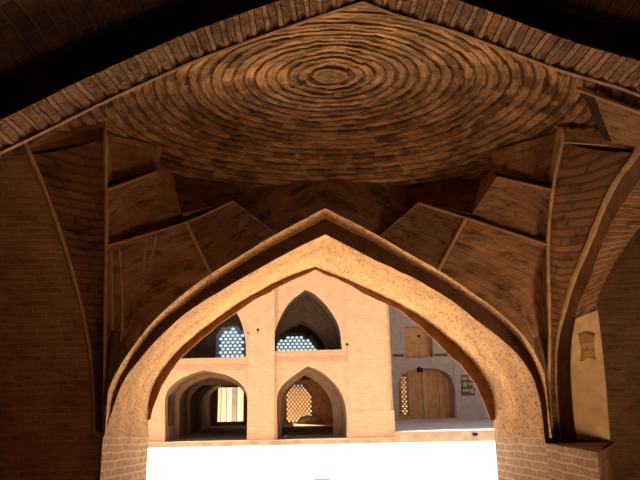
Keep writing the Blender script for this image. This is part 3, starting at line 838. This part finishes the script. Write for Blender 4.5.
# relief panel: plate with raised worn motifs
rp_ = obj('relief_panel', [p + ndir * .12 for p in pan], [(0, 1, 2, 3)], m_face, sw_)
rp_['label'] = 'square panel of carved brick relief'
for (x, y, w_, h_) in ((463, 377, 4, 3), (469, 376.5, 4, 4), (463.5, 382, 3, 5), (468, 382.5, 5, 2.5), (473, 383, 2, 5), (463, 389, 6, 2.5), (470.5, 389, 3.5, 4)):
    p = W(x, y + h_); q = W(x + w_, y)
    prism('raised_brick', (p - O).dot(ex), (q - O).dot(ex), D5 - .02, D5 + .12, p.z, q.z, m_shade, rp_)
obj('side_panel', [L3(sB, 0, PZ0), L3(sB, D5, PZ0), L3(sB, D5, ZT), L3(sB, 0, ZT)], [(0, 1, 2, 3)], m_shade, sw_)
prism('unseen_roof', sR - .2, sB + .2, 0, D5 + 2, ZT, ZT + .3, m_shade, sw_)  # out of view, added to keep the set-back wing in shade
c = W(420, 370, D5 - .2)
fl = thing('floodlight', 'small dark floodlight mounted above the orange recess of the shaded wing', 'lamp')
s_ = (c - O).dot(ex)
prism('housing', s_ - .20, s_ + .20, D5 - .30, D5 - .08, c.z - .14, c.z + .14, m_dark, fl)
prism('bracket', s_ - .04, s_ + .04, D5 - .12, D5 + .0, c.z - .03, c.z + .28, m_dark, fl)
c = W(419, 336, D5 + .8); s_ = (c - O).dot(ex)
prism('putlog_hole', s_ - .09, s_ + .09, D5 + .86, D5 + .895, c.z - .09, c.z + .09, m_dark, nF)

# ---- worn stone slab inside the lower centre passage
a = on_floor(299, 423.6); b = on_floor(322, 423.2); mid = (a + b) / 2; wd = (b - a).length / 2
verts = []; faces = []; NA = 24; prof = [(1.0, 0), (1.02, .16), (.93, .36), (.75, .48), (.4, .55), (0.02, .57)]
for r, h in prof:
    for k in range(NA):
        t = 2 * math.pi * k / NA
        p = mid + V((wd * r * math.cos(t), .9 * r * math.sin(t), h))
        p += V((0, 0, .04)) * noise.noise(p * 2) if h > 0 else V()
        verts.append(p)
for i in range(len(prof) - 1):
    for k in range(NA):
        faces.append((i * NA + k, i * NA + (k + 1) % NA, (i + 1) * NA + (k + 1) % NA, (i + 1) * NA + k))
o = obj('stone_slab', verts, faces, m_boulder, None, None, True)
props(o, 'low rounded stone slab on the floor of the centre passage, before the diamond lattice', 'stone')
# ---- pale stone block on the courtyard ground at the bottom of the photo
p0 = PZ(314, 481.5, GZ); p1 = PZ(330, 481.5, GZ)
bm = bmesh.new(); bmesh.ops.create_cube(bm, size=1)
for v in bm.verts: v.co = V((v.co.x * (p1 - p0).length, v.co.y * .35, (v.co.z + .5) * .07))
bmesh.ops.bevel(bm, geom=bm.edges[:], offset=.012, segments=2, affect='EDGES')
me = bpy.data.meshes.new('paving_block'); bm.to_mesh(me); bm.free(); me.materials.append(m_block)
o = link(bpy.data.objects.new('paving_block', me)); o.location = (p0 + p1) / 2 
props(o, 'pale grey stone block lying on the white ground at the bottom edge', 'stone')

# ================================================================== LIGHT
sun = bpy.data.lights.new('sun', 'SUN'); sun.energy = 13.8; sun.angle = R(.6); sun.color = (1, .95, .86)
so = link(bpy.data.objects.new('sun', sun)); so.rotation_mode = 'QUATERNION'; so.rotation_quaternion = SUN.to_track_quat('-Z', 'Y')
gl_ = bpy.data.lights.new('ground_bounce', 'AREA'); gl_.shape = 'RECTANGLE'; gl_.size = 4.2; gl_.size_y = 1.2
gl_.energy = 150; gl_.color = (1, .74, .48); gl_.spread = R(70)  # added area lamp standing in for light off the courtyard ground
go_ = link(bpy.data.objects.new('ground_bounce', gl_)); go_.location = (.1, 11.6, .05)
go_.rotation_mode = 'QUATERNION'; go_.rotation_quaternion = (V((.1, 4.4, EYE + 2.5)) - go_.location).to_track_quat('-Z', 'Y')
fl_ = bpy.data.lights.new('floor_bounce', 'AREA'); fl_.shape = 'RECTANGLE'; fl_.size = 3.2; fl_.size_y = 1.6
fl_.energy = 25; fl_.color = (1, .62, .38)  # added area lamp standing in for light off the bay floor
fo_ = link(bpy.data.objects.new('floor_bounce', fl_)); fo_.location = (.1, 4.6, .06); fo_.rotation_euler = (math.pi, 0, 0)
sl_ = bpy.data.lights.new('side_fill', 'AREA'); sl_.shape = 'RECTANGLE'; sl_.size = 1.0; sl_.size_y = .8
sl_.energy = 30; sl_.color = (1, .70, .45); sl_.spread = R(80)  # added fill lamp without a real source, brightens the plaster panel
so_ = link(bpy.data.objects.new('side_fill', sl_)); so_.location = (3.9, 3.3, .2)
so_.rotation_mode = 'QUATERNION'; so_.rotation_quaternion = (V((3.05, 6.4, EYE + .5)) - so_.location).to_track_quat('-Z', 'Y')
wd_ = bpy.data.worlds.new('World'); bpy.context.scene.world = wd_; wd_.use_nodes = True
nt = wd_.node_tree; bg = nt.nodes['Background']
sky = nt.nodes.new('ShaderNodeTexSky'); sky.sky_type = 'NISHITA'; sky.sun_disc = False
sky.sun_elevation = math.asin(-SUN.z); sky.sun_rotation = math.atan2(-SUN.x, -SUN.y); sky.dust_density = 2.0
nt.links.new(sky.outputs[0], bg.inputs['Color']); bg.inputs['Strength'].default_value = .22
sc = bpy.context.scene
sc.view_settings.view_transform = 'Standard'
sc.view_settings.exposure = 0.0
sc.cycles.max_bounces = 10; sc.cycles.diffuse_bounces = 7
sc.cycles.use_denoising = True
